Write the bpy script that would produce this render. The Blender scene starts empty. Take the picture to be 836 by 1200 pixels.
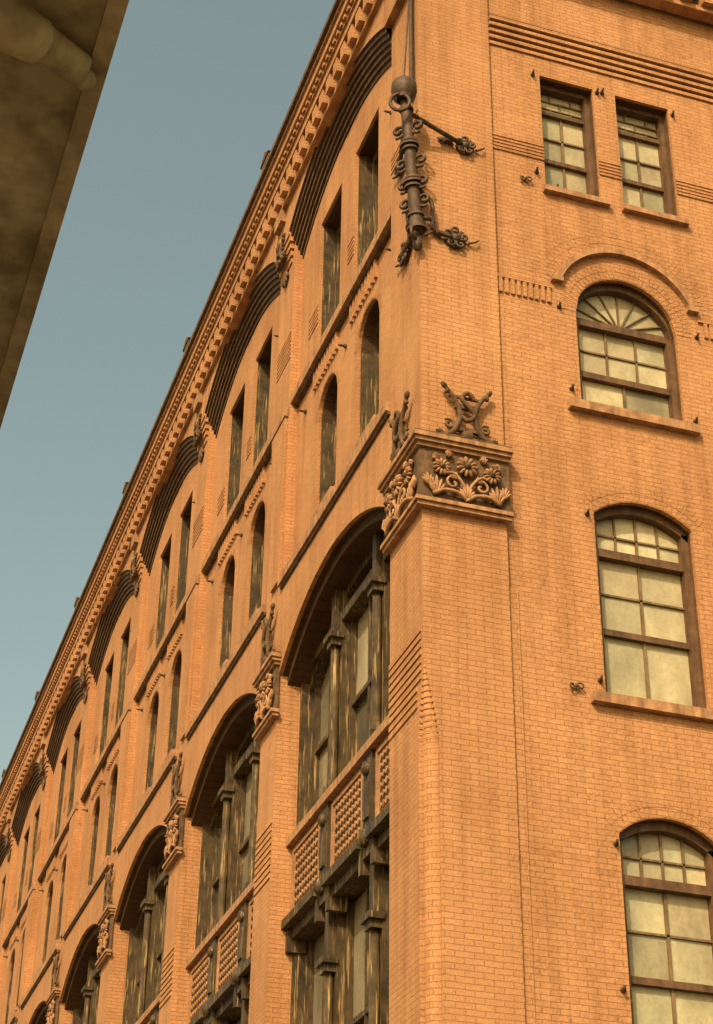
import bpy, math, random
from math import sin, cos, pi, sqrt, atan2
from mathutils import Vector, Matrix
random.seed(7)
scene = bpy.context.scene

# ------------------------------------------------------------------ materials
def newmat(name):
    m = bpy.data.materials.new(name); m.use_nodes = True
    nt = m.node_tree
    return m, nt, nt.nodes["Principled BSDF"]
def N(nt, typ, **kw):
    n = nt.nodes.new(typ)
    for k, v in kw.items(): setattr(n, k, v)
    return n
def math_n(nt, op, a, b=None):
    n = N(nt, "ShaderNodeMath", operation=op)
    for i, v in enumerate((a, b)):
        if v is None: continue
        if hasattr(v, "links"): nt.links.new(v, n.inputs[i])
        else: n.inputs[i].default_value = v
    return n.outputs[0]
def ramp(nt, fac, stops):
    r = N(nt, "ShaderNodeValToRGB")
    el = r.color_ramp.elements
    while len(el) < len(stops): el.new(0.5)
    for e, (p, c) in zip(el, stops):
        e.position = p; e.color = (c[0], c[1], c[2], 1)
    nt.links.new(fac, r.inputs[0]); return r.outputs[0]
def mul(nt, a, b, fac=1.0, mode="MULTIPLY"):
    n = N(nt, "ShaderNodeMix", data_type="RGBA", blend_type=mode)
    if hasattr(fac, "links"): nt.links.new(fac, n.inputs[0])
    else: n.inputs[0].default_value = fac
    for v, i in ((a, 6), (b, 7)):
        if hasattr(v, "links"): nt.links.new(v, n.inputs[i])
        else: n.inputs[i].default_value = (v[0], v[1], v[2], 1)
    return n.outputs[2]
def noise(nt, vec, scale, detail=4, rough=.55):
    n = N(nt, "ShaderNodeTexNoise"); n.inputs["Scale"].default_value = scale
    n.inputs["Detail"].default_value = detail; n.inputs["Roughness"].default_value = rough
    nt.links.new(vec, n.inputs["Vector"]); return n.outputs["Fac"]
def scaled(nt, vec, s):
    m = N(nt, "ShaderNodeMapping"); m.inputs["Scale"].default_value = s
    nt.links.new(vec, m.inputs["Vector"]); return m.outputs[0]

BR = (0.43, 0.210, 0.088)
def brick_mat(name, base=BR, bump=0.6, rot=False):
    m, nt, p = newmat(name)
    g = N(nt, "ShaderNodeNewGeometry")
    sx = N(nt, "ShaderNodeSeparateXYZ"); nt.links.new(g.outputs["Position"], sx.inputs[0])
    sn = N(nt, "ShaderNodeSeparateXYZ"); nt.links.new(g.outputs["True Normal"], sn.inputs[0])
    ax = math_n(nt, "GREATER_THAN", math_n(nt, "ABSOLUTE", sn.outputs[0]), 0.6)
    mx = N(nt, "ShaderNodeMix", data_type="FLOAT")
    nt.links.new(ax, mx.inputs[0]); nt.links.new(sx.outputs[0], mx.inputs[2]); nt.links.new(sx.outputs[1], mx.inputs[3])
    cb = N(nt, "ShaderNodeCombineXYZ")
    if rot:
        nt.links.new(sx.outputs[2], cb.inputs[0]); nt.links.new(mx.outputs[0], cb.inputs[1])
    else:
        nt.links.new(mx.outputs[0], cb.inputs[0]); nt.links.new(sx.outputs[2], cb.inputs[1])
    bt = N(nt, "ShaderNodeTexBrick")
    bt.inputs["Scale"].default_value = 1; bt.inputs["Brick Width"].default_value = .215
    bt.inputs["Row Height"].default_value = .066; bt.inputs["Mortar Size"].default_value = .006
    bt.inputs["Mortar Smooth"].default_value = .5; bt.inputs["Bias"].default_value = -.1
    bt.inputs["Color1"].default_value = (base[0]*1.02, base[1]*1.02, base[2]*1.02, 1)
    bt.inputs["Color2"].default_value = (base[0]*.92, base[1]*.89, base[2]*.87, 1)
    bt.inputs["Mortar"].default_value = (base[0]*.72, base[1]*.66, base[2]*.60, 1)
    wob = N(nt, "ShaderNodeTexNoise"); wob.inputs["Scale"].default_value = 3.0; wob.inputs["Detail"].default_value = 1
    nt.links.new(g.outputs["Position"], wob.inputs["Vector"])
    vm = N(nt, "ShaderNodeVectorMath", operation="MULTIPLY_ADD")
    nt.links.new(wob.outputs["Color"], vm.inputs[0]); vm.inputs[1].default_value = (.014, .014, 0)
    nt.links.new(cb.outputs[0], vm.inputs[2])
    nt.links.new(vm.outputs[0], bt.inputs["Vector"])
    pos = g.outputs["Position"]
    big = ramp(nt, noise(nt, pos, .55, 3), [(.3, (.84, .81, .78)), (.7, (1.06, 1.06, 1.06))])
    streak = ramp(nt, noise(nt, scaled(nt, pos, (2.6, 2.6, .22)), 1.6, 4, .6), [(.30, (.74, .71, .67)), (.55, (1, 1, 1))])
    fine = ramp(nt, noise(nt, pos, 40, 2, .8), [(.3, (.78, .77, .76)), (.7, (1.17, 1.17, 1.17))])
    spot = ramp(nt, noise(nt, pos, 7, 3, .7), [(.25, (.66, .62, .58)), (.42, (1, 1, 1))])
    c = mul(nt, bt.outputs["Color"], big); c = mul(nt, c, streak, .85); c = mul(nt, c, fine); c = mul(nt, c, spot, .75)
    nt.links.new(c, p.inputs["Base Color"]); p.inputs["Roughness"].default_value = .9
    p.inputs["Specular IOR Level"].default_value = .2
    bp = N(nt, "ShaderNodeBump"); bp.inputs["Strength"].default_value = bump; bp.inputs["Distance"].default_value = .010
    h = math_n(nt, "ADD", math_n(nt, "MULTIPLY", bt.outputs["Fac"], -1.0), math_n(nt, "MULTIPLY", noise(nt, pos, 45, 2), .5))
    nt.links.new(h, bp.inputs["Height"]); nt.links.new(bp.outputs[0], p.inputs["Normal"])
    return m
def rough_mat(name, c1, c2, scale=6, rough=.8, bump=.3, metallic=0, streak=True, spec=.3):
    m, nt, p = newmat(name)
    g = N(nt, "ShaderNodeNewGeometry"); pos = g.outputs["Position"]
    c = ramp(nt, noise(nt, pos, scale, 4, .65), [(.3, c1), (.68, c2)])
    if streak:
        s = ramp(nt, noise(nt, scaled(nt, pos, (5, 5, .5)), 2.2, 3, .6), [(.35, (.62, .6, .57)), (.6, (1, 1, 1))])
        c = mul(nt, c, s)
    nt.links.new(c, p.inputs["Base Color"]); p.inputs["Roughness"].default_value = rough
    p.inputs["Metallic"].default_value = metallic; p.inputs["Specular IOR Level"].default_value = spec
    bp = N(nt, "ShaderNodeBump"); bp.inputs["Strength"].default_value = bump; bp.inputs["Distance"].default_value = .01
    nt.links.new(noise(nt, pos, scale*5, 3), bp.inputs["Height"]); nt.links.new(bp.outputs[0], p.inputs["Normal"])
    return m
def frame_mat(name, c1, c2, worn):
    # old paint, with long pale worn streaks running down the timber
    m, nt, p = newmat(name)
    g = N(nt, "ShaderNodeNewGeometry"); pos = g.outputs["Position"]
    c = ramp(nt, noise(nt, pos, 5, 3, .65), [(.3, c1), (.68, c2)])
    f = ramp(nt, noise(nt, scaled(nt, pos, (14, 14, .8)), 2.0, 4, .65), [(.56, (0, 0, 0)), (.68, (1, 1, 1))])
    c = mul(nt, c, worn, f, "MIX")
    nt.links.new(c, p.inputs["Base Color"]); p.inputs["Roughness"].default_value = .6
    p.inputs["Specular IOR Level"].default_value = .25
    return m
def glass_mat(name, rough=.12):
    m, nt, p = newmat(name)
    g = N(nt, "ShaderNodeNewGeometry"); pos = g.outputs["Position"]
    at = N(nt, "ShaderNodeAttribute"); at.attribute_name = "Col"
    n1 = ramp(nt, noise(nt, scaled(nt, pos, (1, 1, .5)), 2.2, 4, .6), [(.3, (.65, .64, .62)), (.7, (1.22, 1.22, 1.2))])
    n2 = ramp(nt, noise(nt, pos, 22, 3, .7), [(.3, (.8, .8, .78)), (.6, (1, 1, 1))])
    c = mul(nt, mul(nt, at.outputs["Color"], n1), n2)
    nt.links.new(c, p.inputs["Base Color"])
    r = N(nt, "ShaderNodeMapRange"); nt.links.new(noise(nt, pos, 9, 2), r.inputs[0])
    r.inputs[3].default_value = rough*.6; r.inputs[4].default_value = rough*2.2
    nt.links.new(r.outputs[0], p.inputs["Roughness"]); p.inputs["Specular IOR Level"].default_value = .4
    bp = N(nt, "ShaderNodeBump"); bp.inputs["Strength"].default_value = .25; bp.inputs["Distance"].default_value = .02
    nt.links.new(noise(nt, pos, 3.0, 1), bp.inputs["Height"]); nt.links.new(bp.outputs[0], p.inputs["Normal"])
    return m

M_BRICK = brick_mat("orange_brick")
M_BRICKV = brick_mat("orange_brick_soldier", rot=True, bump=.8)
M_SHADE = brick_mat("brick_painted_shade", base=(.085, .043, .018))  # dark brick with shade painted in, for soffits, undersides and recesses
M_TERRA = rough_mat("terracotta", (.25, .125, .053), (.43, .215, .095), 9, .85, .5)
M_TDARK = rough_mat("terracotta_dark", (.06, .033, .014), (.17, .09, .039), 9, .9, .5)  # darker terracotta tone for relief grounds, crests, corbel rings and coping
M_IRON = rough_mat("wrought_iron", (.045, .026, .012), (.12, .065, .03), 16, .6, .5, .2)
M_FRAME = frame_mat("window_frame_olive", (.024, .015, .006), (.08, .049, .017), (.32, .20, .075))
M_FRB = rough_mat("window_frame_brown", (.075, .036, .014), (.15, .075, .03), 7, .6, .3)
M_MUNT = rough_mat("window_muntin", (.13, .08, .033), (.22, .135, .058), 9, .6, .2)
M_GLASSR = glass_mat("window_glass_dusty", .30)
M_GLASSL = glass_mat("window_glass_dark", .12)
M_DARK = rough_mat("dark_interior", (.01, .008, .006), (.02, .016, .012), 3, .9, .1)
M_ROOF = rough_mat("roof_tar", (.04, .035, .03), (.08, .07, .06), 3, .9, .3)
MATS = [M_BRICK, M_BRICKV, M_TERRA, M_TDARK, M_IRON, M_FRAME, M_FRB, M_MUNT, M_GLASSR, M_GLASSL, M_DARK, M_ROOF, M_SHADE]
BRK, BRV, TER, TDK, IRN, FRM, FRB, MUN, GLR, GLL, DRK, ROF, SHD = range(13)

# ------------------------------------------------------------------ mesh builder
ML = lambda s, z, d: (d, s, z)     # street facade (faces -X); s runs along +Y
MR = lambda s, z, d: (s, d, z)     # end facade (faces -Y);   s runs along +X
MW = lambda x, y, z: (x, y, z)
class B:
    def __init__(self, M): self.M = M; self.v = []; self.f = []; self.m = []; self.c = []; self.sm = []
    def face(self, pts, mi, col=(1, 1, 1), smooth=False):
        i = len(self.v); self.v += [self.M(*p) for p in pts]
        self.f.append(list(range(i, i+len(pts)))); self.m.append(mi); self.c.append(col); self.sm.append(smooth)
    def idx(self, pts, faces, mi, smooth=True):
        i = len(self.v); self.v += [self.M(*p) for p in pts]
        for f in faces: self.f.append([i+j for j in f]); self.m.append(mi); self.c.append((1, 1, 1)); self.sm.append(smooth)
    def rect(self, s0, s1, z0, z1, d, mi, col=(1, 1, 1)):
        self.face([(s0, z0, d), (s1, z0, d), (s1, z1, d), (s0, z1, d)], mi, col)
    def box(self, s0, s1, z0, z1, d0, d1, mi):
        p = [(s0, z0, d0), (s1, z0, d0), (s1, z1, d0), (s0, z1, d0), (s0, z0, d1), (s1, z0, d1), (s1, z1, d1), (s0, z1, d1)]
        self.idx(p, [(0, 1, 2, 3), (5, 4, 7, 6), (0, 4, 5, 1), (3, 2, 6, 7), (0, 3, 7, 4), (1, 5, 6, 2)], mi, False)
    def prism(self, pts, d0, d1, mi):   # pts in (s,z)
        n = len(pts); p = [(a, b, d0) for a, b in pts]+[(a, b, d1) for a, b in pts]
        fs = [tuple(range(n)), tuple(range(2*n-1, n-1, -1))]+[(i, i+n, (i+1) % n+n, (i+1) % n) for i in range(n)]
        self.idx(p, fs, mi, False)
    def bar(self, a, b, w, d0, d1, mi):
        dx, dz = b[0]-a[0], b[1]-a[1]; l = sqrt(dx*dx+dz*dz); nx, nz = -dz/l*w/2, dx/l*w/2
        self.prism([(a[0]+nx, a[1]+nz), (b[0]+nx, b[1]+nz), (b[0]-nx, b[1]-nz), (a[0]-nx, a[1]-nz)], d0, d1, mi)
    def tube(self, pts, r, mi, seg=7, taper=None):
        P = [Vector(p) for p in pts]; n = len(P); vs = []; prev = None
        for i in range(n):
            t = (P[min(i+1, n-1)]-P[max(i-1, 0)]).normalized()
            if prev is None:
                up = Vector((0, 0, 1)) if abs(t.z) < .9 else Vector((1, 0, 0)); a = t.cross(up).normalized()
            else: a = (prev-t*prev.dot(t)).normalized()
            prev = a; b = t.cross(a)
            rr = r*(1 if taper is None else (1+(taper-1)*i/(n-1)))
            for k in range(seg):
                q = P[i]+(a*cos(2*pi*k/seg)+b*sin(2*pi*k/seg))*rr; vs.append(tuple(q))
        fs = [(i*seg+k, i*seg+(k+1) % seg, (i+1)*seg+(k+1) % seg, (i+1)*seg+k) for i in range(n-1) for k in range(seg)]
        fs += [tuple(range(seg)), tuple(range((n-1)*seg, n*seg))]
        self.idx(vs, fs, mi, True)
    def curve(self, pts, r, mi, seg=7, taper=None, sub=5):
        # Catmull-Rom smoothed tube
        P = [Vector(p) for p in pts]; P = [P[0]*2-P[1]]+P+[P[-1]*2-P[-2]]; out = []
        for i in range(1, len(P)-2):
            for k in range(sub):
                t = k/sub; a, b_, c, d = P[i-1], P[i], P[i+1], P[i+2]
                out.append(.5*((2*b_)+(c-a)*t+(2*a-5*b_+4*c-d)*t*t+(3*b_-a-3*c+d)*t*t*t))
        out.append(P[-2]); self.tube(out, r, mi, seg, taper)
    def ell(self, c, rs, rz, rd, ang=0, mi=0, nu=8, nv=5):
        vs = []; ca, sa = cos(ang), sin(ang)
        for j in range(nv+1):
            ph = pi*j/nv
            for i in range(nu):
                th = 2*pi*i/nu; a = sin(ph)*cos(th)*rs; b = sin(ph)*sin(th)*rz; d = cos(ph)*rd
                vs.append((c[0]+a*ca-b*sa, c[1]+a*sa+b*ca, c[2]+d))
        fs = [(j*nu+i, j*nu+(i+1) % nu, (j+1)*nu+(i+1) % nu, (j+1)*nu+i) for j in range(nv) for i in range(nu)]
        self.idx(vs, fs, mi, True)
    def spiral(self, c, r0, r1, turns, a0, r, mi, d, dirn=1, n=22, taper=.6):
        pts = []
        for i in range(n):
            t = i/(n-1); rr = r0+(r1-r0)*t; a = a0+dirn*turns*2*pi*t
            pts.append((c[0]+rr*cos(a), c[1]+rr*sin(a), d-.02*sin(pi*t)))
        self.tube(pts, r, mi, 6, taper)
    def mesh(self, name):
        me = bpy.data.meshes.new(name); me.from_pydata(self.v, [], self.f)
        for m in MATS: me.materials.append(m)
        me.polygons.foreach_set("material_index", self.m); me.polygons.foreach_set("use_smooth", self.sm)
        at = me.color_attributes.new("Col", "FLOAT_COLOR", "CORNER"); arr = []
        for f, c in zip(self.f, self.c): arr += [c[0], c[1], c[2], 1.0]*len(f)
        at.data.foreach_set("color", arr); me.update(); return me
def obj(name, me, parent=None, loc=(0, 0, 0)):
    o = bpy.data.objects.new(name, me); scene.collection.objects.link(o); o.location = loc; o.parent = parent; return o
def empty(name):
    o = bpy.data.objects.new(name, None); scene.collection.objects.link(o); return o

def seg(a0, a1, zs, zc):
    c = (a0+a1)/2; w = (a1-a0)/2; r = zc-zs; R = (w*w+r*r)/(2*r)
    return lambda s: zc-R+sqrt(max(0, R*R-(s-c)**2))
def arch_panel(b, s0, s1, z0, z1, a0, a1, zb, top, d, dr, mi=BRK, n=18, rm=None, sm=None, lip=0.0):
    rm = mi if rm is None else rm; sm = rm if sm is None else sm
    if a0 > s0: b.rect(s0, a0, z0, z1, d, mi)
    if s1 > a1: b.rect(a1, s1, z0, z1, d, mi)
    if zb > z0: b.rect(a0, a1, z0, zb, d, mi); b.face([(a0, zb, d), (a1, zb, d), (a1, zb, dr), (a0, zb, dr)], mi)
    dm = d+lip
    for i in range(n):
        u0 = a0+(a1-a0)*i/n; u1 = a0+(a1-a0)*(i+1)/n; t0, t1 = top(u0), top(u1)
        b.face([(u0, t0, d), (u1, t1, d), (u1, z1, d), (u0, z1, d)], mi)
        if lip: b.face([(u0, t0, d), (u0, t0, dm), (u1, t1, dm), (u1, t1, d)], mi)
        b.face([(u0, t0, dm), (u0, t0, dr), (u1, t1, dr), (u1, t1, dm)], sm)
    for a in (a0, a1):
        if lip: b.face([(a, zb, d), (a, zb, dm), (a, top(a), dm), (a, top(a), d)], mi)
        b.face([(a, zb, dm), (a, zb, dr), (a, top(a), dr), (a, top(a), dm)], rm)
def ring(b, c, zc, r0, r1, a0, a1, d0, d1, mi, n=24):
    for i in range(n):
        t0 = a0+(a1-a0)*i/n; t1 = a0+(a1-a0)*(i+1)/n
        P = lambda r, t: (c+r*cos(t), zc+r*sin(t))
        b.prism([P(r0, t0), P(r0, t1), P(r1, t1), P(r1, t0)], d0, d1, mi)
def voussoirs(b, c, zc, r0, r1, a0, a1, d0, d1, mi=BRK, w=.072, gap=.008):
    # individual header bricks round an arch, each a real block with a mortar gap
    n = int((a1-a0)*(r0+r1)/2/w); 
    for i in range(n):
        t0 = a0+(a1-a0)*i/n; t1 = a0+(a1-a0)*(i+1)/n-gap/((r0+r1)/2); j = random.uniform(-.0015, .0015)
        P = lambda r, t: (c+r*cos(t), zc+r*sin(t))
        b.prism([P(r0, t0), P(r0, t1), P(r1, t1), P(r1, t0)], d0+j, d1, mi)
def archband(b, a0, a1, top, h, d0, d1, mi, n=16):
    for i in range(n):
        u0 = a0+(a1-a0)*i/n; u1 = a0+(a1-a0)*(i+1)/n
        b.prism([(u0, top(u0)-h), (u1, top(u1)-h), (u1, top(u1)), (u0, top(u0))], d0, d1, mi)
def pane(b, sa, sb, za, zc, top, d, mi, colf, m=6):
    col = colf(); j = [random.uniform(-.006, .006) for _ in range(2)]
    for i in range(m):
        u0 = sa+(sb-sa)*i/m; u1 = sa+(sb-sa)*(i+1)/m
        t0, t1 = min(zc, top(u0)), min(zc, top(u1))
        if max(t0, t1) <= za+.002: continue
        t0 = max(t0, za); t1 = max(t1, za)
        f = lambda u, z: d+j[0]*(u-sa)/(sb-sa)+j[1]*(z-za)/(zc-za)
        b.face([(u0, za, f(u0, za)), (u1, za, f(u1, za)), (u1, t1, f(u1, t1)), (u0, t0, f(u0, t0))], mi, col)

def col_dusty():
    k = random.uniform(.76, 1.12); g = random.uniform(-.02, .02)
    if random.random() < .12: k *= .65
    return (.42*k+g, .345*k, .195*k)
def col_dark():
    k = random.choice([.3, .6, .9, 1.4]); return (.075*k, .062*k, .036*k)
def col_mid():
    k = random.choice([.35, .8, 1.1, 1.5]); return (.23*k, .185*k, .11*k)

# ------------------------------------------------------------------ building
bld = empty("brick_building")
PITCH = 5.7; NB = 8; S0 = 1.12; S1 = 5.98; P1 = S0+PITCH
LEN = S0+NB*PITCH
core = B(MW)
core.idx([(.95, .75, 0), (14, .75, 0), (14, LEN+.9, 0), (.95, LEN+.9, 0), (.95, .75, 22.6), (14, .75, 22.6), (14, LEN+.9, 22.6), (.95, LEN+.9, 22.6)],
         [(0, 1, 2, 3), (4, 5, 6, 7), (0, 1, 5, 4), (1, 2, 6, 5), (2, 3, 7, 6), (3, 0, 4, 7)], DRK, False)
core.idx([(.0, .0, 22.9), (14.2, .0, 22.9), (14.2, LEN+1, 22.9), (0, LEN+1, 22.9)], [(0, 1, 2, 3)], ROF, False)
core.idx([(14.2, .06, 0), (14.2, LEN+1, 0), (14.2, LEN+1, 23.6), (14.2, .06, 23.6)], [(0, 1, 2, 3)], BRK, False)
core.idx([(0, LEN+1, 0), (14.2, LEN+1, 0), (14.2, LEN+1, 23.6), (0, LEN+1, 23.6)], [(0, 1, 2, 3)], BRK, False)
obj("core_and_roof", core.mesh("core"), bld)

# --- corner pier: square above, corbelled down to a brick roll moulding below
cp = B(MW)
def vwall(p, q, z0, z1, mi=BRK): cp.idx([(p[0], p[1], z0), (q[0], q[1], z0), (q[0], q[1], z1), (p[0], p[1], z1)], [(0, 1, 2, 3)], mi, False)
ZC = 11.05; TR = 1.25
vwall((0, 0), (0, S0), ZC, 23.0); vwall((0, 0), (1.07, 0), ZC, 23.0)
vwall((1.07, 0), (1.07, .06), 0, 23.0)
n = 7
def prof_at(k):
    c = .002+.175*k; q = .045*k+.0005
    return [(0, S0), (0, c), (q, c)]+[(q+(c-q)*(1-cos(pi/2*j/n)), c-(c-q)*sin(pi/2*j/n)) for j in range(n+1)]+[(c, q), (c, 0), (1.07, 0)]
steps = 18
for i in range(steps+1):
    if i < steps:
        z0 = ZC-TR+TR*i/steps; z1 = ZC-TR+TR*(i+1)/steps; t = 1-(i+.5)/steps; k = t*t*(3-2*t)
    else: z0, z1, k = 0, ZC-TR, 1.0
    pp = prof_at(k)
    for a, e in zip(pp[:-1], pp[1:]):
        if abs(a[0]-e[0])+abs(a[1]-e[1]) > 1e-6: vwall(a, e, z0, z1)
    if i < steps: cp.idx([(p[0], p[1], z0) for p in pp]+[(1.07, S0, z0)], [tuple(range(len(pp)+1))], BRK, False)
cp.idx([(0, S0, ZC), (0, 0, ZC), (1.07, 0, ZC), (1.07, S0, ZC)], [(0, 1, 2, 3)], BRK, False)
obj("corner_pier", cp.mesh("corner_pier"), bld)
gb = B(ML)
for i in range(10):
    z = 10.35+i*.1; lo_ = .2 if z < 10.6 else .06
    gb.box(lo_, S0-.002, z, z+.062, -.016, .01, BRK)
for i in range(4): gb.box(.02, S0-.002, 19.0+i*.085, 19.05+i*.085, -.012, .01, BRK)
obj("pier_banding", gb.mesh("gb"), bld)

# --- street facade bay
def build_bay():
    b = B(ML)
    top = seg(S0, S1, 13.5, 14.32)
    arch_panel(b, S0, S1, 0, 15.0, S0, S1, .6, top, 0, .8, n=28, rm=BRK, sm=SHD, lip=.06)
    t2 = seg(S0, S1, 13.36, 14.18)
    for i in range(24):
        u0 = S0+(S1-S0)*i/24; u1 = S0+(S1-S0)*(i+1)/24
        b.prism([(u0, t2(u0)), (u1, t2(u1)), (u1, top(u1)+.01), (u0, top(u0)+.01)], .14, .78, SHD)
    DW = .15
    b.face([(S0, 15.0, 0), (S1, 15.0, 0), (S1, 15.0, DW), (S0, 15.0, DW)], BRK)
    wA = (2.02, 3.0); wB = (3.9, 4.86); mid = 3.45
    for (a0, a1), (s0, s1) in ((wA, (S0, mid)), (wB, (mid, S1))):
        tp = seg(a0, a1, 17.3, 17.3+(a1-a0)/2-.01)
        arch_panel(b, s0, s1, 15.0, 18.35, a0, a1, 15.5, tp, DW, DW+.42, rm=FRM, sm=SHD, lip=.06)
        c = (a0+a1)/2; w = (a1-a0)/2
        g = DW+.36
        archband(b, a0, a1, tp, .09, g-.12, g, FRM)
        b.box(a0, a0+.07, 15.5, 17.3, g-.12, g, FRM); b.box(a1-.07, a1, 15.5, 17.3, g-.12, g, FRM)
        b.box(a0, a1, 15.5, 15.6, g-.14, g, FRM); b.box(a0+.05, a1-.05, 16.45, 16.54, g-.07, g+.003, FRM)
        b.box(c-.02, c+.02, 15.6, 17.7, g-.05, g+.004, FRM)
        for sa, sb in ((a0, c), (c, a1)):
            for za, zc in ((15.5, 16.5), (16.5, 18)): pane(b, sa, sb, za, zc, tp, g-.01, GLL, col_mid if zc < 17 else col_dark)
        b.box(a0-.06, a1+.06, 15.40, 15.497, DW-.09, DW+.2, TER)
        voussoirs(b, c, 17.3, w+.01, w+.12, .05, pi-.05, DW-.006, DW+.01)
    wA = (2.12, 3.2); wB = (3.9, 4.98); mid = 3.55
    for (a0, a1), (s0, s1) in ((wA, (S0, mid)), (wB, (mid, S1))):
        tp = lambda s: 21.3
        arch_panel(b, s0, s1, 18.35, 22.1, a0, a1, 18.75, tp, DW, DW+.46, n=1, rm=FRM, sm=SHD, lip=.05)
        g = DW+.40; c = (a0+a1)/2
        b.box(a0, a1, 21.12, 21.3, g-.13, g, FRM)
        b.box(a0, a0+.07, 18.75, 21.12, g-.13, g, FRM); b.box(a1-.07, a1, 18.75, 21.12, g-.13, g, FRM)
        b.box(a0+.07, a1-.07, 18.75, 18.86, g-.13, g, FRM); b.box(a0+.05, a1-.05, 19.95, 20.04, g-.06, g+.003, FRM)
        b.box(c-.02, c+.02, 18.86, 21.12, g-.04, g+.004, FRM)
        for sa, sb in ((a0, c), (c, a1)):
            for za, zc in ((18.75, 20.0), (20.0, 21.3)): pane(b, sa, sb, za, zc, tp, g-.01, GLL, col_mid if zc < 20.5 else col_dark, 1)
        for i in range(5): b.box(a1+.02, min(a1+.5, s1-.05 if s1 < S1 else S1-.01), 19.3+i*.085, 19.35+i*.085, DW-.014, DW+.01, BRK)
        for i in range(9):
            s = a0-.02+i*.135
            b.box(s, s+.07, 17.98, 18.30, DW-.05, DW+.01, BRK)
    b.box(S0+.002, S1+.02, 14.98, 15.12, -.07, DW+.01, TER)
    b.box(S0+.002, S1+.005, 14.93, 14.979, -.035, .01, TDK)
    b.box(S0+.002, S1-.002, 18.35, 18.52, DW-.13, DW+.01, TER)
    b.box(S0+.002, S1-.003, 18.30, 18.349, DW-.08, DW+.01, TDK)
    # upper corbelled arch: rings stepping out, shade painted onto their undersides
    nr = 7; rh = .09; st = .042
    for i in range(nr):
        lo = seg(S0, S1, 21.36+i*rh, 22.14+i*rh)
        d = DW-st*(i+1)+.02
        K = 24
        for k in range(K):
            u0 = S0+(S1-S0)*k/K; u1 = S0+(S1-S0)*(k+1)/K
            last = i == nr-1
            hi = (lambda u: 22.95) if last else (lambda u: lo(u)+rh)
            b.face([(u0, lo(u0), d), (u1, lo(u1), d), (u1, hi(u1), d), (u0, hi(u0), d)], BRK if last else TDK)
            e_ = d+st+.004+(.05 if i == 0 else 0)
            b.face([(u0, lo(u0), d), (u1, lo(u1), d), (u1, lo(u1), e_), (u0, lo(u0), e_)], SHD)
    dF = DW-st*nr+.02
    e = S1; f = P1
    b.rect(e, f, 0, 15.0, 0, BRK)
    b.rect(e, f, 15.0, 22.0, 0, BRK)
    for s in (e, f):
        b.face([(s, 15.0, 0), (s, 22.95, 0), (s, 22.95, DW+.01), (s, 15.0, DW+.01)], BRK)
    for i in range(4):
        b.box(e+.12-.04*i, f-.12+.04*i, 21.35+i*.12, 21.35+(i+1)*.12, -.025*(i+1), .005, BRK)
    b.box(e+.001, f-.001, 21.83, 22.95, dF, .02, BRK)
    for i in range(7): b.box(e+.03, f-.03, 19.3+i*.085, 19.35+i*.085, -.013, .01, BRK)
    for i in range(9): b.box(e+.03, f-.03, 10.42+i*.1, 10.48+i*.1, -.016, .01, BRK)
    b.prism([(e+.1, 15.13), (e+.5, 15.13), (f-.06, 18.1), (e+.03, 18.1)], -.05, .005, BRK)
    b.box(e+.0, f-.0, 18.1, 18.28, -.07, .006, TER)
    # ---- great-arch glazing: three lights, two storeys + shop
    G = .62
    def storey(z0, z1, top, head):
        g = G
        for a0, a1 in ((S0+.06, 2.52), (2.78, 4.27), (4.53, S1-.06)):
            c = (a0+a1)/2
            tz = z1 if head else z1-.75
            for sa, sb in ((a0, c), (c, a1)):
                zz = [z0, z0+(tz-z0)*.5, tz]
                for za, zc in zip(zz[:-1], zz[1:]): pane(b, sa, sb, za, zc, top, g, GLL, col_mid, 2)
            if not head:
                for sa, sb in ((a0, c), (c, a1)): pane(b, sa, sb, tz, 15, top, g, GLL, col_dark, 8)
                b.box(a0, a1, tz-.05, tz+.09, .40, g+.02, FRM)
                b.box(c-.022, c+.022, tz, top(c), g-.06, g+.01, FRM)
            b.box(a0, a0+.07, z0, min(z1, top(a0)), g-.09, g+.01, FRM); b.box(a1-.07, a1, z0, min(z1, top(a1)), g-.09, g+.01, FRM)
            b.box(a0+.07, a1-.07, z0, z0+.1, g-.09, g+.01, FRM)
            zm = z0+(tz-z0)*.5
            b.box(a0+.07, a1-.07, zm-.035, zm+.035, g-.08, g+.012, FRM)
            b.box(c-.03, c+.03, z0+.1, tz-.05, g-.07, g+.014, FRM)
        for a in ((S0, S0+.061), (S1-.061, S1)): b.box(a[0], a[1], z0, min(z1, top(S0)+.02), .34, g+.02, FRM)
        for a0, a1 in ((2.52, 2.78), (4.27, 4.53)):
            zt = min(z1, top(a0))
            b.box(a0, a1, z0, zt, .42, g+.02, FRM)
            m = (a0+a1)/2
            b.tube([(m, z0+.2, .36), (m, zt-.9, .36)], .062, FRM, 10)
            b.box(m-.1, m+.1, z0, z0+.2, .26, .421, FRM)
            b.box(a0+.02, a1-.02, zt-.90, zt-.80, .27, .43, FRM)
            b.box(a0-.03, a1+.03, zt-.80, zt-.72, .23, .43, FRM)
            b.box(m-.08, m+.08, zt-.72, zt, .32, .43, FRM)
    topw = lambda s: t2(s)+.02
    storey(10.98, 14.4, topw, False)
    storey(6.35, 9.55, lambda s: 99, True)
    storey(.6, 4.6, lambda s: 99, True)
    archband(b, S0, S1, t2, .12, .46, .64, FRM, 24)
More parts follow.
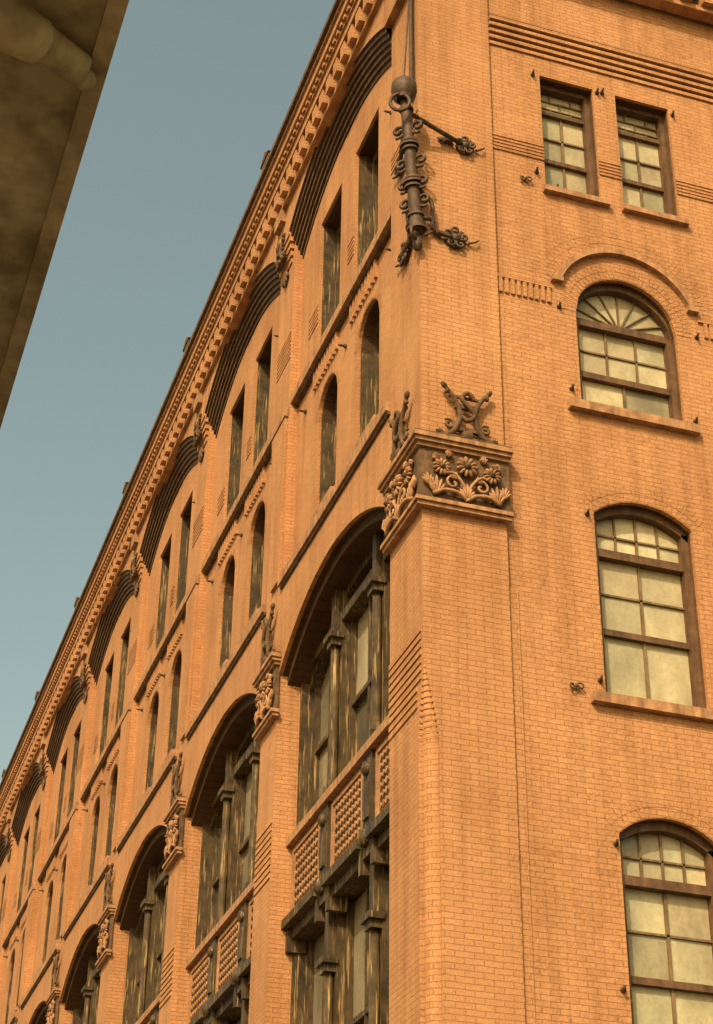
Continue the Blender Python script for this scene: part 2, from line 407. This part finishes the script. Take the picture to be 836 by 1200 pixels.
    for z0, z1 in ((9.72, 10.98), (5.0, 6.35)):
        b.rect(S0, S1, z0-.17, z1, G-.02, FRM)
        b.box(S0, S1, z1-.1, z1+.02, .2, G, TER)
        for a0, a1 in ((S0, 2.48), (2.82, 4.23), (4.57, S1)):
            b.box(a0+.02, a1-.02, z0+.1, z1-.102, .30, G-.01, BRK)
            for q in ((a0+.08, a1-.08, z1-.22, z1-.17), (a0+.08, a1-.08, z0+.17, z0+.22)): b.box(*q, .27, .31, TER)
            for q in ((a0+.08, a0+.13, z0+.22, z1-.22), (a1-.13, a1-.08, z0+.22, z1-.22)): b.box(*q, .27, .31, TER)
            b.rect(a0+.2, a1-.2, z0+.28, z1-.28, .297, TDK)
            nx = 9; nz = 6
            for i in range(nx):
                for j in range(nz):
                    s = a0+.24+(a1-a0-.48)*i/(nx-1); z = z0+.31+(z1-z0-.62)*j/(nz-1)
                    b.prism([(s-.05, z), (s, z-.05), (s+.05, z), (s, z+.05)], .272, .30, TER)
            b.box(a0, a1, z0-.02, z0+.1, .17, G, FRM)
            b.prism([(a0+.08, z0-.16), (a1-.08, z0-.16), (a1-.02, z0-.022), (a0+.02, z0-.022)], .30, G, FRM)
            b.box(a0+.0, a0+.1, z0-.34, z0-.024, .24, .5, FRM); b.box(a1-.1, a1-.0, z0-.34, z0-.024, .24, .5, FRM)
        for a0, a1 in ((2.5, 2.8), (4.25, 4.55)):
            m = (a0+a1)/2
            b.box(a0+.0, a1-.0, z0-.17, z1-.102, .25, G, FRM)
            b.ell((m, z1-.3, .24), .10, .10, .07, 0, FRM); b.ell((m, z0+.05, .22), .11, .13, .09, 0, FRM)
            b.box(m-.09, m+.09, z0+.3, z1-.5, .22, .26, FRM)
    for s, z in ((1.4, 17.9), (3.5, 17.75), (5.5, 17.9), (1.5, 20.6)):
        b.ell((s, z, DW-.02), .04, .04, .03, 0, IRN, 6, 4); b.ell((s, z, DW-.08), .02, .02, .06, 0, IRN, 6, 4)
    return b.mesh("street_bay")
for v in range(2):
    bay = build_bay()
    for k in range(v, NB, 2): obj("street_bay_%d" % (k+1), bay, bld, (0, PITCH*k, 0))
b = B(ML)
b.face([(S0, 0, 0), (S0, 23, 0), (S0, 23, .8), (S0, 0, .8)], BRK)
b.box(.0, S0+.0, 21.9, 22.95, -.12, .0, BRK)
obj("corner_pier_return", b.mesh("cpr"), bld)

# --- cornice on both sides
def cornice(M, s0, s1):
    b = B(M)
    b.box(s0, s1, 22.56, 22.66, -.20, .0, BRK)
    s = s0+.05
    while s < s1-.2:
        b.box(s, s+.2, 22.66, 22.96, -.30, .0, BRK); s += .37
    b.box(s0, s1, 22.66, 22.9599, -.125, .0, SHD)
    b.box(s0, s1, 22.96, 23.12, -.315, .0, BRK)
    b.box(s0, s1, 23.12, 23.16, -.35, .0, BRK)
    s = s0+.02
    while s < s1-.1:
        b.box(s, s+.09, 23.16, 23.26, -.39, .0, BRK); s += .18
    b.box(s0, s1, 23.16, 23.2599, -.33, .0, SHD)
    b.box(s0, s1, 23.26, 23.42, -.42, .3, BRK)
    b.box(s0, s1, 23.42, 23.5, -.46, .3, TER)
    b.box(s0, s1, 23.5, 23.6, -.52, .3, TDK)
    return b
c = cornice(ML, -.5, LEN+.9)
for k in range(NB):
    s = S1+PITCH*k+.42
    c.box(s-.22, s+.22, 23.601, 23.78, -.5, .3, TDK); c.prism([(s-.26, 23.78), (s+.26, 23.78), (s, 23.95)], -.52, .3, TDK)
    c.box(s-.2, s+.2, 22.3, 22.56, -.22, 0, TER)
obj("street_cornice", c.mesh("cornice_l"), bld)
c = cornice(MR, 0.01, 14.2)
obj("end_cornice", c.mesh("cornice_r"), bld)

# --- end facade (faces -Y)
DR = .06
def win_frame_rect(b, a0, a1, z0, z1, g):
    fw = .075
    b.box(a0, a0+fw, z0, z1, g-.12, g+.01, FRB); b.box(a1-fw, a1, z0, z1, g-.12, g+.01, FRB)
    b.box(a0+fw, a1-fw, z0, z0+.08, g-.12, g+.01, FRB); b.box(a0+fw, a1-fw, z1-fw, z1, g-.12, g+.01, FRB)
def end_bay(x0, x1, cx):
    b = B(MR); INF = lambda s: 99
    W1 = (cx-1.06, cx-.23); W2 = (cx+.12, cx+.97)
    za, zb = 18.42, 20.56
    mid = (W1[1]+W2[0])/2
    b.rect(x0, x1, 20.56, 23.0, DR, BRK)
    arch_panel(b, x0, mid, 17.8, 20.56, W1[0], W1[1], za, lambda s: zb, DR, DR+.28, n=1, rm=FRB, sm=SHD, lip=.05)
    arch_panel(b, mid, x1, 17.8, 20.56, W2[0], W2[1], za, lambda s: zb, DR, DR+.28, n=1, rm=FRB, sm=SHD, lip=.05)
    for a0, a1 in (W1, W2):
        g = DR+.27; win_frame_rect(b, a0, a1, za, zb, g)
        i0, i1 = a0+.075, a1-.075
        zt = zb-.075-.42
        b.box(i0, i1, zt-.03, zt+.03, g-.07, g+.011, FRB)
        rows = 3; rh = .42/rows
        for r in range(rows):
            zr = zt+r*rh; cuts = [i0, i0+(i1-i0)*.5, i1] if r % 2 else [i0, i0+(i1-i0)*.28, i0+(i1-i0)*.75, i1]
            for sa, sb in zip(cuts[:-1], cuts[1:]): pane(b, sa, sb, zr, zr+rh, INF, g, GLR, col_dusty, 1)
            for cc in cuts[1:-1]: b.box(cc-.011, cc+.011, zr, zr+rh, g-.02, g+.012, MUN)
            if r: b.box(i0, i1, zr-.011, zr+.011, g-.022, g+.013, MUN)
        zl = za+.08; zm = zl+(zt-zl)*.42
        b.box(i0, i1, zm-.035, zm+.035, g-.06, g+.011, FRB)
        c = (i0+i1)/2
        rws = [zl, zm, zm+(zt-zm)*.5, zt]
        for p, q in zip(rws[:-1], rws[1:]):
            for sa, sb in ((i0, c), (c, i1)): pane(b, sa, sb, p, q, INF, g, GLR, col_dusty, 1)
        b.box(i0, i1, rws[2]-.014, rws[2]+.014, g-.03, g+.012, MUN)
        b.box(c-.015, c+.015, zl, zt, g-.03, g+.014, MUN)
        b.box(a0-.05, a1+.1, za-.09, za-.002, DR-.09, DR+.2, TER)
    for i in range(5):
        z = 18.92+i*.062
        for s0, s1 in ((x0 if x0 > 1.2 else 1.075, W1[0]-.004), (W1[1]+.004, W2[0]-.004), (W2[1]+.004, x1)):
            b.box(s0, s1, z, z+.036, DR-.022, DR+.01, BRK)
    for i in range(5):
        z = 20.92+i*.105
        b.box(max(x0, 1.075), x1, z, z+.06, DR-.03-.022*i, DR+.01, BRK)
        b.box(max(x0, 1.075), x1, z+.06, z+.105, DR-.008-.022*i, DR+.01, SHD)
    # round arched window
    a0, a1 = cx-.73, cx+.73; zs = 16.36; zb = 14.9
    tp = seg(a0, a1, zs, zs+.725)
    arch_panel(b, x0, x1, 14.0, 17.8, a0, a1, zb, tp, DR, DR+.25, n=30, rm=FRB, sm=SHD, lip=.06)
    g = DR+.24
    archband(b, a0, a1, tp, .09, g-.12, g+.01, FRB, 30)
    b.box(a0, a0+.085, zb, zs, g-.12, g+.01, FRB); b.box(a1-.085, a1, zb, zs, g-.12, g+.01, FRB)
    b.box(a0+.085, a1-.085, zb, zb+.1, g-.12, g+.01, FRB)
    b.box(a0+.08, a1-.08, zs-.055, zs+.055, g-.1, g+.013, FRB)
    i0, i1 = a0+.085, a1-.085
    ctr = (cx, zs+.05)
    nf = 8
    for k in range(nf):
        col = col_dusty(); t0 = pi*k/nf; t1 = pi*(k+1)/nf; tm = (t0+t1)/2
        b.face([(ctr[0], ctr[1], g), (ctr[0]+.72*cos(t0), ctr[1]+.62*sin(t0), g), (ctr[0]+.72*cos(tm), ctr[1]+.62*sin(tm), g), (ctr[0]+.72*cos(t1), ctr[1]+.62*sin(t1), g)], GLR, col)
        if k: b.bar(ctr, (ctr[0]+.69*cos(t0), ctr[1]+.6*sin(t0)), .018, g-.03, g+.012, MUN)
    b.ell((ctr[0], ctr[1], g-.01), .07, .07, .03, 0, MUN, 10, 4)
    zm = zb+.62
    b.box(i0, i1, zm-.045, zm+.045, g-.08, g+.013, FRB)
    cs = [i0, i0+(i1-i0)/3, i0+(i1-i0)*2/3, i1]
    zu = (zm+zs)/2
    for sa, sb in zip(cs[:-1], cs[1:]):
        for p, q in ((zm, zu), (zu, zs)): pane(b, sa, sb, p, q, INF, g, GLR, col_dusty, 1)
    for cc in cs[1:-1]: b.box(cc-.013, cc+.013, zm, zs, g-.03, g+.014, MUN)
    b.box(i0, i1, zu-.013, zu+.013, g-.03, g+.012, MUN)
    for sa, sb in ((i0, cx), (cx, i1)): pane(b, sa, sb, zb+.1, zm, INF, g, GLR, col_dusty, 1)
    b.box(cx-.017, cx+.017, zb+.1, zm, g-.03, g+.014, MUN)
    b.box(a0-.2, a1+.16, zb-.13, zb-.003, DR-.1, DR+.2, TER)
    for r0, r1 in ((.74, .85), (.858, .97)): voussoirs(b, cx, zs, r0, r1, 0.02, pi-.02, DR-.006, DR+.01)
    ring(b, cx, zs+.12, 1.0, 1.08, .36, pi-.36, DR-.085, DR+.01, TER, 30)
    for sg in (-1, 1):
        xx = cx+sg*1.04*cos(.36); zz = zs+.12+1.04*sin(.36)
        b.box(min(xx-.06*sg, xx+.1*sg), max(xx-.06*sg, xx+.1*sg), zz-.06, zz+.01, DR-.083, DR+.01, TER)
    for r0 in (1.12, 1.238, 1.356): voussoirs(b, cx, zs+.1, r0, r0+.11, .3, pi-.3, DR-.003, DR+.01)
    s = max(x0, 1.09)+.01
    while s < a0-.36:
        b.box(s, s+.05, 16.42, 16.66, DR-.03, DR+.01, BRK); s += .085
    s = a1+.42
    while s < x1-.08:
        b.box(s, s+.05, 16.42, 16.66, DR-.03, DR+.01, BRK); s += .085
    b.box(max(x0, 1.076), a0-.34, 16.66, 16.70, DR-.035, DR+.01, BRK); b.box(a1+.34, x1, 16.66, 16.70, DR-.035, DR+.01, BRK)
    def seg_win(z0, z1, zb, zs, zc, hw):
        a0, a1 = cx-hw, cx+hw; tp = seg(a0, a1, zs, zc)
        arch_panel(b, x0, x1, z0, z1, a0, a1, zb, tp, DR, DR+.25, n=20, rm=FRB, sm=SHD, lip=.06)
        g = DR+.24; i0, i1 = a0+.085, a1-.085
        archband(b, a0, a1, tp, .1, g-.12, g+.01, FRB, 20)
        b.box(a0, a0+.085, zb, zs, g-.12, g+.01, FRB); b.box(a1-.085, a1, zb, zs, g-.12, g+.01, FRB)
        b.box(i0, i1, zb, zb+.1, g-.12, g+.01, FRB)
        ztr = zs-.47; zmr = zb+.1+(ztr-zb)*.42
        b.box(i0, i1, ztr-.055, ztr+.055, g-.11, g+.013, FRB)
        b.box(i0, i1, zmr-.04, zmr+.04, g-.07, g+.013, FRB)
        q = [i0+(i1-i0)*k/4 for k in range(5)]; zr = ztr+.3
        for sa, sb in zip(q[:-1], q[1:]):
            pane(b, sa, sb, ztr, zr, INF, g, GLR, col_dusty, 1); pane(b, sa, sb, zr, 99, tp, g, GLR, col_dusty, 4)
        for cc in q[1:-1]: b.box(cc-.012, cc+.012, ztr, tp(cc)-.03, g-.03, g+.014, MUN)
        b.box(i0, i1, zr-.012, zr+.012, g-.03, g+.012, MUN)
        zu = (zmr+ztr)/2
        for sa, sb in ((i0, cx), (cx, i1)):
            for p, r in ((zb+.1, zmr), (zmr, zu), (zu, ztr)): pane(b, sa, sb, p, r, INF, g, GLR, col_dusty, 1)
        b.box(i0, i1, zu-.013, zu+.013, g-.03, g+.012, MUN)
        b.box(cx-.017, cx+.017, zb+.1, ztr, g-.03, g+.015, MUN)
        b.box(a0-.2, a1+.2, zb-.13, zb-.003, DR-.1, DR+.2, TER)
        # rowlock arch in two rings, following the segmental head
        w = hw; r = zc-zs; R = (w*w+r*r)/(2*r); th = math.asin(w/R)
        for q0 in (.012, .13): voussoirs(b, cx, zc-R, R+q0, R+q0+.11, pi/2-th-.01, pi/2+th+.01, DR-.005, DR+.01)
    seg_win(10.0, 14.0, 10.82, 13.3, 13.56, .665)
    seg_win(5.8, 10.0, 6.62, 9.15, 9.41, .62)
    seg_win(0, 5.8, 1.4, 4.6, 4.86, .62)
    for s, z in ((cx-.97, 16.39), (cx-.86, 15.10), (cx-.76, 13.25), (cx-.73, 11.0), (cx-.67, 9.02), (cx-1.17, 20.52), (cx-.17, 20.5), (cx-.09, 20.52), (cx+1.03, 20.45), (cx-1.19, 18.67), (cx-.9, 18.45), (cx+.88, 15.0), (cx-.7, 7.4), (cx+1.03, 16.4)):
        b.ell((s, z, DR-.01), .036, .036, .03, 0, IRN, 8, 4)
        b.tube([(s, z, DR), (s-.015, z-.01, DR-.07), (s-.02, z+.02, DR-.09)], .017, IRN, 6)
    for s, z in ((cx-1.37, 18.47), (cx-1.05, 10.86)):
        b.spiral((s-.05, z), .012, .055, 1.1, 0, .014, IRN, DR-.03); b.spiral((s+.05, z), .012, .055, 1.1, pi, .014, IRN, DR-.03)
        b.tube([(s, z, DR), (s, z, DR-.06)], .02, IRN, 6)
    return b.mesh("end_bay")
for i, (x0, x1, cx) in enumerate(((1.07, 4.6, 2.92), (4.6, 8.2, 6.4), (8.2, 14.2, 10.2))):
    obj("end_bay_%d" % (i+1), end_bay(x0, x1, cx), bld)
b = B(MR)
b.box(1.072, 1.2, 0, 12.0, DR-.02, DR+.01, BRK)
obj("pier_edge_strip", b.mesh("strip"), bld)

# --- terracotta capitals and crests
def flower(b, s, z, r, d):
    for k in range(11):
        a = 2*pi*k/11
        b.ell((s+cos(a)*r*.62, z+sin(a)*r*.62, d), r*.42, r*.17, .035, a, TER, 7, 4)
    b.ell((s, z, d-.02), r*.32, r*.32, .05, 0, TDK, 8, 4)
def leaf(b, s, z, l, a, d, mi=TER):
    for k in range(5):
        t = (k-2)*.5; aa = a+t*.55
        ll = l*(1-.12*abs(k-2))
        b.ell((s+cos(aa)*ll*.5, z+sin(aa)*ll*.5, d), ll*.5, l*.09, .03, aa, mi, 7, 4)
def relief(b, s0, s1, z0, z1, d):
    w = s1-s0; h = z1-z0; c = (s0+s1)/2
    flower(b, c, z0+h*.70, h*.21, d-.05); flower(b, s0+w*.2, z0+h*.62, h*.17, d-.04); flower(b, s1-w*.2, z0+h*.62, h*.17, d-.04)
    for sg in (-1, 1):
        b.spiral((c+sg*w*.17, z0+h*.33), h*.03, h*.17, 1.25, pi/2+sg*.4, .022, TER, d-.03, sg)
        b.curve([(c, z0+.03, d-.03), (c+sg*w*.10, z0+h*.14, d-.05), (c+sg*w*.26, z0+h*.16, d-.05), (c+sg*w*.40, z0+h*.07, d-.03)], .028, TER, 6)
        b.curve([(c, z0+.03, d-.03), (c+sg*w*.04, z0+h*.3, d-.05), (c+sg*w*.16, z0+h*.52, d-.05), (c+sg*w*.3, z0+h*.5, d-.03)], .02, TER, 6)
        leaf(b, c+sg*w*.36, z0+.03, h*.42, pi/2, d-.03); leaf(b, c+sg*w*.44, z0+h*.2, h*.28, pi/2-sg*.2, d-.03)
        leaf(b, c+sg*w*.1, z0+h*.42, h*.22, pi/2-sg*.9, d-.03); leaf(b, c+sg*w*.42, z0+h*.78, h*.2, pi/2+sg*1.2, d-.03)
        leaf(b, c+sg*w*.22, z0+h*.84, h*.18, sg*.2+pi/2, d-.03)
    leaf(b, c, z0+.02, h*.35, pi/2, d-.04)
def crest(b, c, z0, w, h, d, mi=TDK):
    # two back-to-back flaring scrolls over an interlaced letter monogram
    for sg in (-1, 1):
        b.curve([(c+sg*w*.50, z0+.03, d), (c+sg*w*.30, z0+h*.10, d-.03), (c+sg*w*.17, z0+h*.32, d-.05), (c+sg*w*.16, z0+h*.55, d-.05), (c+sg*w*.27, z0+h*.76, d-.04), (c+sg*w*.44, z0+h*.95, d-.04)], .042, mi, 8, .6)
        b.ell((c+sg*w*.45, z0+h*.96, d-.04), .06, .035, .035, sg*.9, mi)
        b.ell((c+sg*w*.39, z0+h*.86, d-.04), .05, .03, .035, sg*2.1, mi)
        b.spiral((c+sg*w*.36, z0+h*.24), .02, w*.12, 1.2, -sg*.9+(0 if sg < 0 else pi), .026, mi, d-.02, -sg)
        leaf(b, c+sg*w*.46, z0+.02, h*.16, pi/2-sg*1.0, d-.02, mi)
    b.curve([(c+w*.13, z0+h*.78, d-.06), (c, z0+h*.86, d-.07), (c-w*.12, z0+h*.74, d-.07), (c, z0+h*.6, d-.08), (c+w*.13, z0+h*.46, d-.07), (c, z0+h*.33, d-.07), (c-w*.14, z0+h*.40, d-.06)], .03, mi, 7)
    b.bar((c-w*.24, z0+h*.60), (c+w*.24, z0+h*.60), .04, d-.05, d, mi)
    b.bar((c-w*.22, z0+h*.18), (c+w*.22, z0+h*.18), .05, d-.05, d, mi)
    b.bar((c-w*.34, z0+h*.80), (c+w*.34, z0+h*.80), .03, d-.03, d, mi)
    b.ell((c, z0+h*.08, d-.03), w*.13, h*.10, .05, 0, mi)
    b.bar((c-w*.52, z0+.015), (c+w*.52, z0+.015), .04, d-.05, d+.03, mi)
def capital(b, s0, s1, z0, z1, e0, e1):
    b.box(s0-.05*e0, s1+.05*e1, z0+.05, z1-.04, -.05, .0, TDK)
    for zz, hh, pr in ((z0-.08, .05, .09), (z0-.03, .05, .12), (z0+.02, .03, .085), (z1-.04, .05, .09), (z1+.01, .05, .13), (z1+.06, .06, .16), (z1+.12, .03, .14)):
        b.box(s0-pr*e0, s1+pr*.6*e1, zz, zz+hh, -pr, .0, TDK if hh == .03 else TER)
    relief(b, s0, s1, z0+.05, z1-.04, -.06)
for M, nm in ((MR, "corner_capital_end"), (ML, "corner_capital_street")):
    b = B(M); wd = 1.07 if M is MR else S0
    capital(b, 0.0 if M is MR else 0.001, wd, 12.93, 13.72, 1 if M is MR else 0, .6)
    crest(b, .56, 13.88, .66, .78, -.05)
    obj(nm, b.mesh(nm), bld)
b = B(ML)
capital(b, S1, P1, 12.9, 13.68, .8, .8)
crest(b, (S1+P1)/2, 13.84, .6, .9, -.05)
pc = b.mesh("pier_capital")
b = B(ML)
crest(b, (S1+P1)/2, 21.5, .42, .5, -.11)
leaf(b, (S1+P1)/2, 21.4, .4, -pi/2, -.04, TDK)
ptop = b.mesh("pilaster_crest")
for k in range(NB):
    obj("pier_capital_%d" % (k+1), pc, bld, (0, PITCH*k, 0)); obj("pilaster_crest_%d" % (k+1), ptop, bld, (0, PITCH*k, 0))

# ------------------------------------------------------------------ corner lamp bracket
br = empty("wrought_iron_lamp_bracket")
b = B(MW)
def lerp(a, c, t): return tuple(a[i]+(c[i]-a[i])*t for i in range(3))
lo = (-.06, -.06, 17.0); hi = (-.31, -.31, 19.0)
b.tube([lerp(lo, hi, t) for t in (0, .15, .4, .7, 1)], .095, IRN, 12, .75)
for t, r in ((.02, .13), (.12, .11), (.33, .12), (.36, .14), (.39, .12), (.62, .11), (.65, .13), (.68, .11), (.93, .1)):
    b.tube([lerp(lo, hi, t-.008), lerp(lo, hi, t+.008)], r, IRN, 14)
obj("shaft", b.mesh("shaft"), br)
b = B(MW)
hp = (-.34, -.34, 19.18)
prof = [(-.20, .10), (-.16, .15), (-.05, .175), (.06, .17), (.12, .13), (.16, .07), (.2, .03)]
K = 18; vs = []
for z, r in prof:
    for k in range(K): vs.append((hp[0]+r*cos(2*pi*k/K), hp[1]+r*sin(2*pi*k/K), hp[2]+z))
fs = [(i*K+k, i*K+(k+1) % K, (i+1)*K+(k+1) % K, (i+1)*K+k) for i in range(len(prof)-1) for k in range(K)]+[tuple(range(K)), tuple(range((len(prof)-1)*K, len(prof)*K))]
b.idx(vs, fs, IRN, True)
rc = (-.42, -.40, 18.86)
b.tube([(rc[0]+.15*cos(t)*.8, rc[1]+.15*cos(t)*-.3, rc[2]+.15*sin(t)) for t in [2*pi*i/20 for i in range(21)]], .026, IRN, 8)
obj("lamp_head", b.mesh("lamp_head"), br)
def rosette(b, s, z, r):
    for k in range(5):
        a = 2*pi*k/5+.3
        b.spiral((s+cos(a)*r*.55, z+sin(a)*r*.55), .015, r*.42, 1.3, a+pi, .024, IRN, -.05, 1 if k % 2 else -1, 16)
    b.ell((s, z, -.05), r*.35, r*.35, .06, 0, IRN, 10, 5)
    ring(b, s, z, r*.5, r*.68, 0, 2*pi, -.035, .002, IRN, 16)
    b.curve([(s-r*.9, z-.02, -.03), (s-r*1.5, z+.02, -.05), (s-r*1.9, z-.05, -.03)], .022, IRN, 6, .5)
    b.curve([(s+r*.9, z-.02, -.03), (s+r*1.3, z+.0, -.06), (s+r*1.6, z+.06, -.04)], .02, IRN, 6, .5)
for M, nm in ((MR, "end"), (ML, "street")):
    b = B(M)
    rosette(b, .64, 18.72, .18); rosette(b, .47, 17.05, .21)
    b.ell((.36, 18.76, -.03), .12, .05, .03, 0, IRN)
    obj("rosettes_"+nm, b.mesh("ros"), br)
b = B(MW)
for P in ((.60, -.06, 18.72), (-.06, .60, 18.72)):
    st = lerp(lo, hi, .92)
    b.tube([st, lerp(st, P, .5), P], .032, IRN, 8)
    b.ell(st, .06, .06, .06, 0, IRN)
for P in ((.42, -.06, 17.04), (-.06, .42, 17.04)):
    st = lerp(lo, hi, .1)
    m = lerp(st, P, .5)
    b.curve([st, (m[0]-.05, m[1]-.05, m[2]+.1), (m[0], m[1], m[2]-.02), P], .035, IRN, 8)
    s2 = lerp(lo, hi, .36); b.curve([s2, ((s2[0]+P[0])/2-.03, (s2[1]+P[1])/2-.03, 17.5), ((P[0]+s2[0])/2, (P[1]+s2[1])/2, 17.25), lerp(P, lo, .4)], .028, IRN, 8)
def scroll3(c, r0, r1, turns, a0, u, dirn, rad=.03):
    pts = []
    for i in range(20):
        t = i/19; rr = r0+(r1-r0)*t; a = a0+dirn*turns*2*pi*t
        pts.append((c[0]+u[0]*rr*cos(a), c[1]+u[1]*rr*cos(a), c[2]+rr*sin(a)))
    b.tube(pts, rad, IRN, 7, .7)
k7 = .7071
for t in (.22, .36, .52, .78):
    p = lerp(lo, hi, t)
    for sg in (-1, 1):
        u = (k7*sg, -k7*sg)
        scroll3((p[0]+u[0]*.14, p[1]+u[1]*.14, p[2]), .015, .12, 1.3, pi, u, 1)
    scroll3((p[0]+k7*.11, p[1]+k7*.11, p[2]-.05), .015, .10, 1.3, pi, (k7, k7), -1)
p = lo
scroll3((p[0]-.05, p[1]-.05, p[2]-.1), .02, .13, 1.4, pi/2, (k7, k7), 1, .03)
b.ell((p[0], p[1], p[2]-.2), .07, .07, .12, 0, IRN)
b.tube([(hp[0], hp[1], hp[2]+.2), (-.16, -.02, 21.0), (-.06, .06, 22.6)], .012, IRN, 6)
b.tube([(-.05, .16, 19.6), (-.05, .16, 22.56)], .035, IRN, 8)
obj("braces_and_scrolls", b.mesh("braces"), br)

# ------------------------------------------------------------------ loading canopy on posts, overhead
M_CONC = rough_mat("stained_canopy_paint", (.22, .155, .065), (.46, .34, .165), 2.2, .85, .5)
M_WALL2 = rough_mat("warehouse_render", (.25, .2, .14), (.36, .3, .22), 1.2, .9, .3)
wh = empty("loading_dock_canopy"); ware = empty("low_warehouse")
def wbox(name, x0, x1, y0, y1, z0, z1, mat, parent):
    b = B(MW)
    b.idx([(x0, y0, z0), (x1, y0, z0), (x1, y1, z0), (x0, y1, z0), (x0, y0, z1), (x1, y0, z1), (x1, y1, z1), (x0, y1, z1)],
          [(3, 2, 1, 0), (4, 5, 6, 7), (0, 1, 5, 4), (1, 2, 6, 5), (2, 3, 7, 6), (3, 0, 4, 7)], 0, False)
    me = b.mesh(name); me.materials.clear(); me.materials.append(mat); return obj(name, me, parent)
wbox("walls", -26, -18, -32, 30, .13, 5.0, M_WALL2, ware)
wbox("roof_parapet", -26.1, -17.9, -32.1, 30.1, 5.0, 5.3, M_WALL2, ware)
for i, y in enumerate((-24, -8, 8, 22)):
    wbox("door_%d" % i, -17.999, -17.93, y-1.5, y+1.5, .13, 3.4, M_FRAME, ware)
wbox("slab", -7.3, -5.905, -30, 12, 5.1, 5.2, M_CONC, wh)
wbox("edge_lip", -5.955, -5.905, -30, 12, 5.07, 5.098, M_CONC, wh)
wbox("spine_beam", -7.1, -6.9, -30, 12, 4.85, 5.097, M_CONC, wh)
for i, y in enumerate((-27, -20.5, -14, -7.5, -1, 5.5, 11)):
    wbox("post_%d" % i, -7.07, -6.93, y-.07, y+.07, .13, 4.85, M_FRB, wh)
b = B(MW)
for y in [-28+3.66*i for i in range(11)]:
    b.curve([(-6.9, y-.75, 5.04), (-6.5, y-.38, 5.05), (-6.15, y-.12, 5.03), (-5.98, y, 5.04)], .05, IRN, 12, .9)
    b.curve([(-6.30, y-.22, 5.02), (-6.2, y-.15, 4.99), (-6.1, y-.09, 5.01)], .075, IRN, 12, .8)
    b.ell((-5.96, y+.02, 5.03), .03, .03, .03, 0, IRN)
me = b.mesh("ribs")
for i in range(len(me.materials)): me.materials[i] = M_CONC
obj("ribs", me, wh)

# ------------------------------------------------------------------ ground, road, pavements
M_ASPH = rough_mat("asphalt", (.04, .038, .034), (.065, .06, .055), 3, .9, .4, streak=False)
M_PAVE = rough_mat("pavement_concrete", (.22, .19, .15), (.32, .28, .22), 2, .9, .3, streak=False)
M_GRND = rough_mat("ground_dirt", (.12, .10, .07), (.2, .17, .12), .3, .95, .2, streak=False)
M_PAINT = rough_mat("road_paint", (.6, .58, .5), (.8, .78, .7), 8, .7, .1, streak=False)
wbox("ground", -900, 900, -900, 900, -1.0, 0.0, M_GRND, None)
wbox("road", -5.2, -2.6, -120, 150, 0.0, .004, M_ASPH, None)
wbox("road", -120, 120, -12.5, -3.2, 0.0, .008, M_ASPH, None)
wbox("pavement", -2.6, 0.0, -3.2, LEN+30, .0, .13, M_PAVE, None)
wbox("pavement", 0.0, 40, -3.2, 0, .0, .132, M_PAVE, None)
wbox("pavement", -18, -5.2, -32, -12.5, .0, .13, M_PAVE, None)
wbox("pavement", -18, -5.2, -3.2, 60, .0, .13, M_PAVE, None)
b = B(MW)
for i in range(14):
    x = -60+i*9
    b.idx([(x, -7.9, .012), (x+3, -7.9, .012), (x+3, -7.78, .012), (x, -7.78, .012)], [(0, 1, 2, 3)], 0, False)
me = b.mesh("lane"); me.materials.clear(); me.materials.append(M_PAINT); obj("road_marking", me)

# ------------------------------------------------------------------ light
sd = Vector((-.48, -.60, .66)).normalized()
w = bpy.data.worlds.new("World"); scene.world = w; w.use_nodes = True
nt = w.node_tree; bg = nt.nodes["Background"]
sky = nt.nodes.new("ShaderNodeTexSky"); sky.sky_type = 'NISHITA'; sky.sun_disc = False
sky.sun_elevation = math.asin(sd.z); sky.sun_rotation = math.atan2(sd.x, sd.y)
sky.air_density = 1.0; sky.dust_density = 4.0; sky.ozone_density = 1.0
tint = nt.nodes.new("ShaderNodeMix"); tint.data_type = "RGBA"; tint.blend_type = "MULTIPLY"; tint.inputs[0].default_value = 1
tint.inputs[7].default_value = (1.85, 1.62, .98, 1)
nt.links.new(sky.outputs[0], tint.inputs[6]); nt.links.new(tint.outputs[2], bg.inputs[0]); bg.inputs[1].default_value = .15
sl = bpy.data.lights.new("sun", "SUN"); sl.energy = 4.4; sl.angle = math.radians(.5); sl.color = (1, .87, .68)
so = bpy.data.objects.new("sun", sl); scene.collection.objects.link(so)
so.rotation_euler = sd.to_track_quat('Z', 'Y').to_euler()

# ------------------------------------------------------------------ camera
cam = bpy.data.cameras.new("camera"); co = bpy.data.objects.new("camera", cam); scene.collection.objects.link(co)
cam.sensor_width = 36; cam.lens = 2119/1200*36; cam.sensor_fit = 'AUTO'; cam.clip_end = 3000; cam.clip_start = .05
X = Vector((.9474, -.1791, -.2653)); Y = Vector((-.3199, -.4979, -.8060))
X.normalize(); Y = (Y-X*Y.dot(X)).normalized(); Z = X.cross(Y)
Mx = Matrix((X, Y, Z)).to_4x4(); Mx.translation = Vector((-6.337, -16.793, 1.6)); co.matrix_world = Mx
scene.camera = co
scene.view_settings.view_transform = 'Standard'; scene.view_settings.look = 'None'; scene.view_settings.exposure = 0
